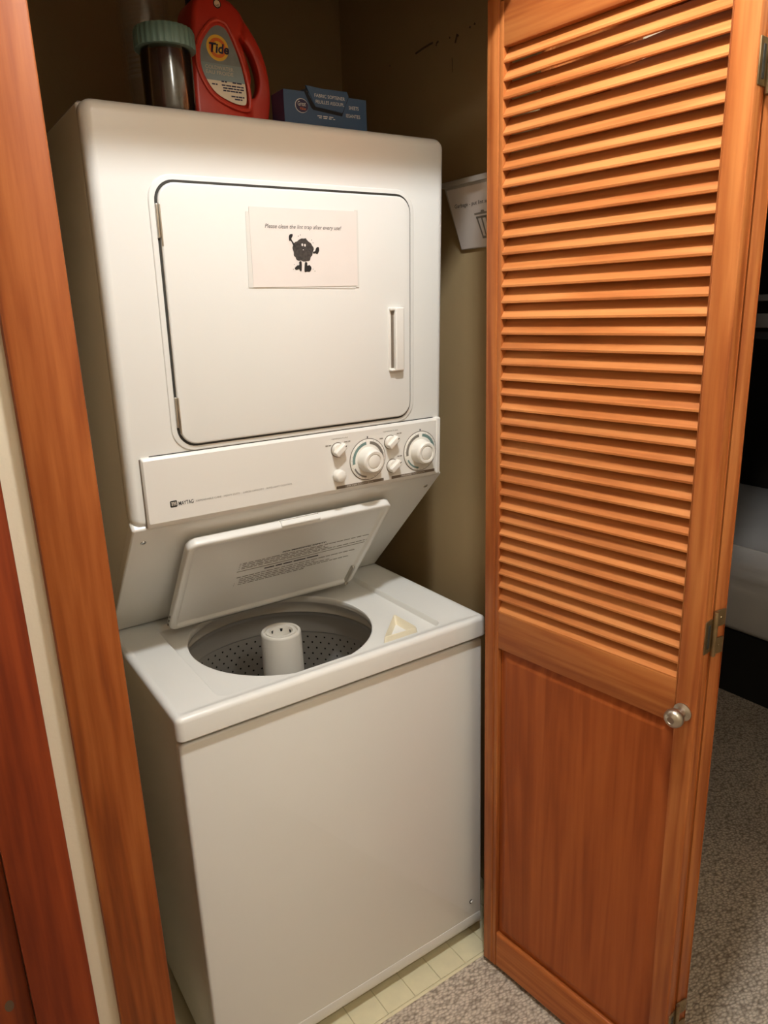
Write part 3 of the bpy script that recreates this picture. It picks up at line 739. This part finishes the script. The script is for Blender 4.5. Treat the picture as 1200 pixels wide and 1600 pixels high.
# ------------------------------------------------------------------ things on top of the dryer
# detergent bottle
M_RED_P = plain('red_plastic', (.52,.035,.018), .35)
M_REDR = plain('red_plastic_ridge', (.60,.055,.03), .35)
M_NAVY = plain('navy_plastic', (.012,.012,.05), .4)
M_SLATE = plain('label_slate', (.21,.25,.25), .5, var=.12, scale=60)
M_TEALB = plain('label_band', (.25,.33,.35), .5)
M_LCREAM = plain('label_cream', (.78,.68,.52), .5)
M_YEL = plain('logo_yellow', (.80,.50,.05), .5)
M_ORG = plain('logo_orange', (.70,.16,.02), .5)
M_LNAVY = plain('logo_navy', (.012,.01,.05), .5)
M_LTXT = plain('label_text', (.62,.56,.44), .5)
zt = ZT
FY = .226
BF = fr((0,FY,0),(1,0,0),(0,0,1),(0,-1,0)) @ Matrix.Translation((.0062,-.0292,0)) @ Matrix.Diagonal((1.0194,1.0194,1,1))
zb_ = zt-.0052
out = [(.2130,zb_+.014),(.2160,zb_+.0045),(.2250,zb_),(.250,zb_),(.280,zb_),(.310,zb_),(.338,zb_),(.3470,zb_+.0045),(.3505,zb_+.014),(.3545,1.850),(.3590,1.880),(.3575,1.915),(.3450,1.956),(.3200,1.9915),(.2980,2.010),(.2860,2.0165),(.2620,2.018),(.2380,2.0165),(.2275,2.008),(.2215,1.985),(.2190,1.960),(.2165,1.930),(.2140,1.900),(.2125,1.865)]
outline = spline(out, 4)
hole = spline([(.304,1.9625),(.3175,1.9610),(.331,1.9420),(.3395,1.9150),(.3385,1.8930),(.3290,1.8765),(.3190,1.8790),(.3240,1.9080),(.3170,1.9380),(.3060,1.9540)], 5)
import bmesh
def bottle_mesh():
    bm = bmesh.new(); D = .085
    def thin(x):
        t = min(max((x-.304)/.016, 0), 1); return 1 - .70*t*t*(3-2*t)
    def ring(pts, w): return [bm.verts.new(BF @ Vector((x, y, -.018 + (w+.018)*thin(x)))) for x, y in pts]
    def link(a, b):
        n = len(a)
        for i in range(n): bm.faces.new((a[i], a[(i+1)%n], b[(i+1)%n], b[i]))
    ends = []
    loops = {}
    for key, pts, sg in (('o', outline, 1), ('h', hole, -1)):
        seq = []
        rad = .009 if sg > 0 else .008
        for k in range(6):
            a = math.pi/2*k/5; seq.append((rad*(1-math.sin(a))*sg, -rad*(1-math.cos(a))))
        rings_ = [ring(inset(pts, d_), w_) for d_, w_ in seq[::-1][::-1]]
        # seq starts at full inset on the front face and ends at the silhouette
        back = [ring(inset(pts, d_), -D - w_) for d_, w_ in seq[::-1]]
        allr = rings_ + back
        for a, b in zip(allr, allr[1:]): link(a, b)
        loops[key] = (allr[0], allr[-1])
    for idx in (0, 1):
        ed = []
        for key in 'oh':
            l = loops[key][idx]
            ed += [bm.edges.get((l[i], l[(i+1)%len(l)])) for i in range(len(l))]
        bmesh.ops.triangle_fill(bm, use_beauty=True, edges=[e for e in ed if e])
    bmesh.ops.recalc_face_normals(bm, faces=bm.faces)
    me = bpy.data.meshes.new('bottle_body'); bm.to_mesh(me); bm.free()
    me.shade_smooth(); me.set_sharp_from_angle(angle=math.radians(40)); me.materials.append(M_RED_P)
    return me
bt = empty('detergent_bottle', (.2915,.2685,zt), label='red plastic detergent bottle with side handle on top of the dryer', cat='bottle')
bo = bpy.data.objects.new('body', bottle_mesh()); C.objects.link(bo); reg(bo); attach(bo, bt)
MB().lathe([(.033,2.018),(.033,2.031),(.030,2.035),(.029,2.064),(.026,2.069),(.001,2.069)], 40, (.2733,.2685,0), rad=lambda k: 1+.012*(k%2)).build('cap', M_NAVY, bt)
lab = [(.2600,1.9735),(.2700,1.9735),(.2790,1.9680),(.2910,1.9440),(.3010,1.9150),(.3060,1.8850),(.3055,1.8640),(.3000,1.8585),(.2800,1.8605),(.2520,1.8720),(.2350,1.8930),(.2285,1.9150),(.2320,1.9420),(.2480,1.9650)]
labp = spline(lab, 4)
rg = spline([(x+(x-.268)*.16, z+(z-1.916)*.13) for x, z in lab], 4)
MB(BF).tube([(x, z, .0004) for x, z in rg], .0034, 8, closed=True).build('label_ridge', M_REDR, bt)
def clip(pts, lo, hi):
    def half(P, f):
        o_ = []
        for i in range(len(P)):
            a, b = P[i], P[(i+1)%len(P)]; fa, fb = f(a), f(b)
            if fa >= 0: o_.append(a)
            if fa*fb < 0:
                t = fa/(fa-fb); o_.append(tuple(p_+(q_-p_)*t for p_, q_ in zip(a,b)))
        return o_
    return half(half(pts, lambda q: q[1]-lo), lambda q: hi-q[1])
lb_ = MB(BF); lb_.poly(clip(labp,1.9170,2.0), .0006); lb_ = lb_.build('label', M_SLATE, bt, smooth=0)
MB(BF).poly(clip(labp,1.8915,1.9170), .0006).build('label_band', M_TEALB, lb_, smooth=0)
MB(BF).poly(clip(labp,1.80,1.8915), .0006).build('label_foot', M_LCREAM, lb_, smooth=0)
lc = (.2600,1.9405)
MB(BF).disc(lc, .0195, .0010, 40).build('logo_disc', M_YEL, lb_, smooth=0)
MB(BF).disc(lc, .0150, .0013, 40).build('logo_disc', M_ORG, lb_, smooth=0)
MB(BF).disc(lc, .0098, .0015, 40).build('logo_disc', M_YEL, lb_, smooth=0)
text('lettering', 'Tide', .020, BF@Matrix.Translation((.2430,1.9330,.0019)), M_LNAVY, lb_, shear=.18, fit=.0350, height=.0150, bold=.0006)
text('lettering', 'COLDWATER', .007, BF@Matrix.Translation((.2350,1.9080,.0010)), M_LTXT, lb_, fit=.0500, height=.0056)
text('lettering', 'EAU FROIDE', .007, BF@Matrix.Translation((.2355,1.9005,.0010)), M_LTXT, lb_, fit=.0485, height=.0056)
dd_ = MB()
for u, v, l in ((.262,.0665,.010),(.282,.0665,.020),(.262,.0610,.040),(.264,.0570,.038),(.264,.0530,.034),(.278,.0455,.024),(.284,.0415,.014),(.2445,.0610,.010)):
    dashes(dd_, BF@Matrix.Translation((0,1.8234,0)), u, v, l, .0021, ln=(.004,.010), gap=(.0006,.0012), w=.0010)
dd_.build('small_print', M_LNAVY, lb_, smooth=0, kind='stuff')
MB(BF).disc((.2660,2.0060), .0068, .0003, 24).build('badge', M_INK, bt, smooth=0)
MB(BF).disc((.2660,2.0060), .0052, .0006, 24).build('badge_face', M_LCREAM, bt, smooth=0)
text('lettering', 'HE', .006, BF@Matrix.Translation((.2628,2.0010,.0009)), M_INK, bt, fit=.0062, height=.0045)

# dryer sheet box
M_BLUE = plain('card_blue', (.030,.075,.145), .5, var=.04, scale=20)
M_BLUED = plain('card_blue_dark', (.022,.026,.075), .5)
M_CARD = plain('card_inside', (.004,.004,.006), .8)
M_WTXT = plain('box_text', (.62,.60,.55), .5)
BXY = .190
XB = fr((0,BXY,0),(1,0,0),(0,0,1),(0,-1,0))
bx = empty('dryer_sheet_box', (.4605,.215,zt), label='blue cardboard box of fabric softener sheets with torn-open front', cat='box')
bd_ = .048
MB().box((.3735,BXY,zt),(.5475,BXY+bd_,zt+.0675)).build('carton', M_BLUE, bx)
MB().box((.3730,BXY+.0006,zt+.0003),(.3736,BXY+bd_-.0006,zt+.0670)).build('end_panel', M_BLUED, bx)
ct = bpy.data.objects['carton']
MB(XB).poly([(.3990,zt+.0680),(.4235,zt+.0680),(.4240,zt+.0640),(.4370,zt+.0450),(.4935,zt+.0400),(.5075,zt+.0640),(.5090,zt+.0680),(.5055,zt+.0640),(.4930,zt+.0345),(.4320,zt+.0395),(.4275,zt+.0430),(.4150,zt+.0675)], .0004).build('tear_gap', M_CARD, bx, smooth=0)
fl_ = [(.4185,zt+.0780),(.4500,zt+.0760),(.5050,zt+.0765),(.5085,zt+.0690),(.4935,zt+.0405),(.4375,zt+.0450),(.4255,zt+.0660)]
MB(XB).plate(fl_, -.0025, .0012).build('torn_flap', M_BLUE, bx, smooth=0)
MB(XB).plate([(.4055,zt+.0672),(.4235,zt+.0755),(.4205,zt+.0660)], -.004, -.001).build('flap_back', M_CARD, bx, smooth=0)
text('lettering', 'FABRIC SOFTENER', .008, XB@Matrix.Translation((.4350,zt+.0610,.0016)), M_WTXT, bx, fit=.0640, height=.0056)
text('lettering', 'FEUILLES ASSOUPL', .008, XB@Matrix.Translation((.4370,zt+.0510,.0016)), M_WTXT, bx, fit=.0600, height=.0056)
text('lettering', 'SHEETS', .008, XB@Matrix.Translation((.5080,zt+.0480,.0006)), M_WTXT, bx, fit=.0215, height=.0060)
text('lettering', 'ISSANTES', .008, XB@Matrix.Translation((.5010,zt+.0340,.0006)), M_WTXT, bx, fit=.0310, height=.0060)
wd = MB(); dashes(wd, XB, .440, zt+.0300, .040, .0015, ln=(.004,.010), w=.0006); dashes(wd, XB, .443, zt+.0270, .034, .0015, ln=(.004,.010), w=.0006); wd.build('small_print', M_WTXT, bx, smooth=0, kind='stuff')
MB(XB).disc((.4085,zt+.0440), .0135, .0004, 28, ry=.0118).build('logo_oval', M_WTXT, bx, smooth=0)
MB(XB).disc((.4090,zt+.0438), .0128, .0006, 28, ry=.0108).build('logo_oval', M_LNAVY, bx, smooth=0)
text('lettering', 'Great', .008, XB@Matrix.Translation((.4000,zt+.0435,.0009)), M_WTXT, bx, fit=.0165, height=.0075)
text('lettering', 'Value', .006, XB@Matrix.Translation((.4040,zt+.0370,.0009)), M_ORG, bx, fit=.0125, height=.0050)

# jar with teal lid
M_CLEAR = clear_mat('clear_plastic', (.93,.91,.86), .02)
M_TEALP = plain('teal_plastic', (.14,.24,.21), .45)
M_LINT1 = plain('jar_dark_cloth', (.030,.022,.024), .95, var=.5, scale=30)
M_LINT2 = plain('jar_grey_cloth', (.040,.034,.026), .95, var=.4, scale=40)
jc = (.1650,.1865,zt)
jr = empty('storage_jar', jc, label='clear plastic jar with teal screw lid and dark contents on the dryer', cat='jar')
MB().lathe([(.001,.001),(.0375,.001),(.0400,.004),(.0405,.010),(.0405,.086),(.0395,.092),(.0395,.098),(.0385,.098),(.0385,.092),(.0393,.085),(.0393,.010),(.038,.004),(.001,.0035)], 48, jc).build('body', M_CLEAR, jr, smooth=40)
MB().lathe([(.001,.0955),(.0478,.0955),(.0480,.097),(.0476,.119),(.0455,.124),(.001,.125)], 120, jc, rad=lambda k: 1.0 if k % 4 < 2 else .978).build('lid', M_TEALP, jr, smooth=25)
cb = MB(); rnd2 = random.Random(5)
ph = [rnd2.uniform(0,6.28) for _ in range(8)]
prof_n = 16; RR = []
for i in range(prof_n+1):
    t = i/prof_n; z = .005 + t*.088
    ring = []
    for k in range(40):
        a = 2*math.pi*k/40
        r = .0365*(1-.10*math.sin(3*a+ph[0]+5*t)-.09*math.sin(2*a+ph[1]-7*t)-.05*math.sin(7*a+9*t+ph[2]))
        r = min(r, .0384)*(1 if t < .92 else .85)
        ring.append((jc[0]+r*math.cos(a), jc[1]+r*math.sin(a), jc[2]+z))
    RR.append(ring)
cb.rings(RR).build('contents', M_LINT1, jr, smooth=60)
for (a, z, r, h) in ((-88,.042,.011,.030),(-118,.017,.009,.011),(-72,.016,.009,.012)):
    A = math.radians(a); c_ = (jc[0]+.0285*math.cos(A), jc[1]+.0285*math.sin(A), jc[2]+z)
    rs = []
    for i in range(9):
        t = -1+2*i/8; q = math.sqrt(max(.02,1-t*t)); rs.append((r*q*.72, t*h))
    MB().lathe(rs, 16, c_, cap0=True, cap1=True).build('rolled_cloth', M_LINT2, jr, smooth=60)

# nested clear cups
def cup_mat():
    m = bpy.data.materials.new('clear_cup'); m.use_nodes = True; nt = m.node_tree; L = nt.links.new
    nt.nodes.remove(nt.nodes['Principled BSDF']); out = nt.nodes['Material Output']
    t = nt.nodes.new('ShaderNodeBsdfTransparent'); d = nt.nodes.new('ShaderNodeBsdfDiffuse'); d.inputs['Color'].default_value = (.75,.70,.6,1)
    g = nt.nodes.new('ShaderNodeBsdfGlossy'); g.inputs['Roughness'].default_value = .2
    a = nt.nodes.new('ShaderNodeMixShader'); a.inputs['Fac'].default_value = .55; L(d.outputs[0], a.inputs[1]); L(g.outputs[0], a.inputs[2])
    b = nt.nodes.new('ShaderNodeMixShader'); b.inputs['Fac'].default_value = .075; L(t.outputs[0], b.inputs[1]); L(a.outputs[0], b.inputs[2])
    L(b.outputs[0], out.inputs['Surface']); return m
M_CUP = cup_mat()
cupm = MB().lathe([(.001,.0006),(.030,.0006),(.0325,.002),(.0335,.030),(.0405,.1),(.0440,.113),(.0465,.1150),(.0475,.1165),(.0465,.1180),(.0445,.1170)], 40).build('plastic_cup', M_CUP, None, label='clear plastic cup in the tall nested stack behind the teal-lidded jar', cat='cup', group='nested clear plastic cups', smooth=30)
cupm.location = (.2175,.43,zt)
for i in range(1, 20):
    o = cupm.copy(); C.objects.link(o); o.location = (.2175 + .0012*math.sin(i), .43, zt + i*.0085)

# ------------------------------------------------------------------ bed in the dark bedroom
M_BLACKW = plain('black_wood', (.010,.008,.007), .6)
M_SHEET = plain('white_sheet', (.62,.59,.56), .85, var=.03, scale=6)
bed = empty('bunk_bed', (2.75,1.0,0), label='black bunk bed frame in the dark bedroom', cat='bed')
MB().box((2.235,.0,0),(3.25,2.1,.26)).build('base', M_BLACKW, bed)
for x in (2.21,3.20):
    for y in (-.06,2.12):
        MB().box((x,y,0),(x+.06,y+.06,1.75)).build('post', M_BLACKW, bed)
M_GREYR = plain('rail_grey', (.10,.085,.07), .6)
for z0, z1 in ((1.40,1.447),(1.488,1.510)):
    MB().slab(0,2.12,z0,z1,0,.02,.003,.003,n=2,M=fr((2.23,0,0),(0,1,0),(0,0,1),(-1,0,0))).build('guard_rail', M_GREYR, bed)
MB().box((2.24,0,1.36),(3.22,2.12,1.40)).build('upper_base', M_BLACKW, bed)
# mattress with draped sheet, gently wrinkled
mm = MB(); NX, NY = 26, 60; R = []
sec = [(0.02,.262),(0.0,.285),(-.012,.36),(-.016,.45),(-.008,.51),(.015,.56),(.05,.585),(.10,.595),(.5,.60),(.9,.595),(.95,.585),(.985,.56),(1.0,.5),(1.0,.285),(.98,.262)]
sec = spline(sec, 4, closed=False)
for j in range(NY+1):
    y = .01 + 2.07*j/NY; rg_ = []
    for i, (x, z) in enumerate(sec):
        wob = (.0055*math.sin(z*120 + 2.6*math.sin(y*4.3)) + .003*math.sin(z*61 - 3*math.sin(y*2.9))) * (1 if z > .42 else .25)
        rg_.append((2.225 + x + (wob if x < .06 else 0), y, z + (.003*math.sin(x*40+y*9) if .06 < x < .94 else 0)))
    R.append(rg_)
mm.rings(R); mm.build('mattress', M_SHEET, None, smooth=60, label='mattress under a pale wrinkled sheet on the dark bed', cat='mattress')
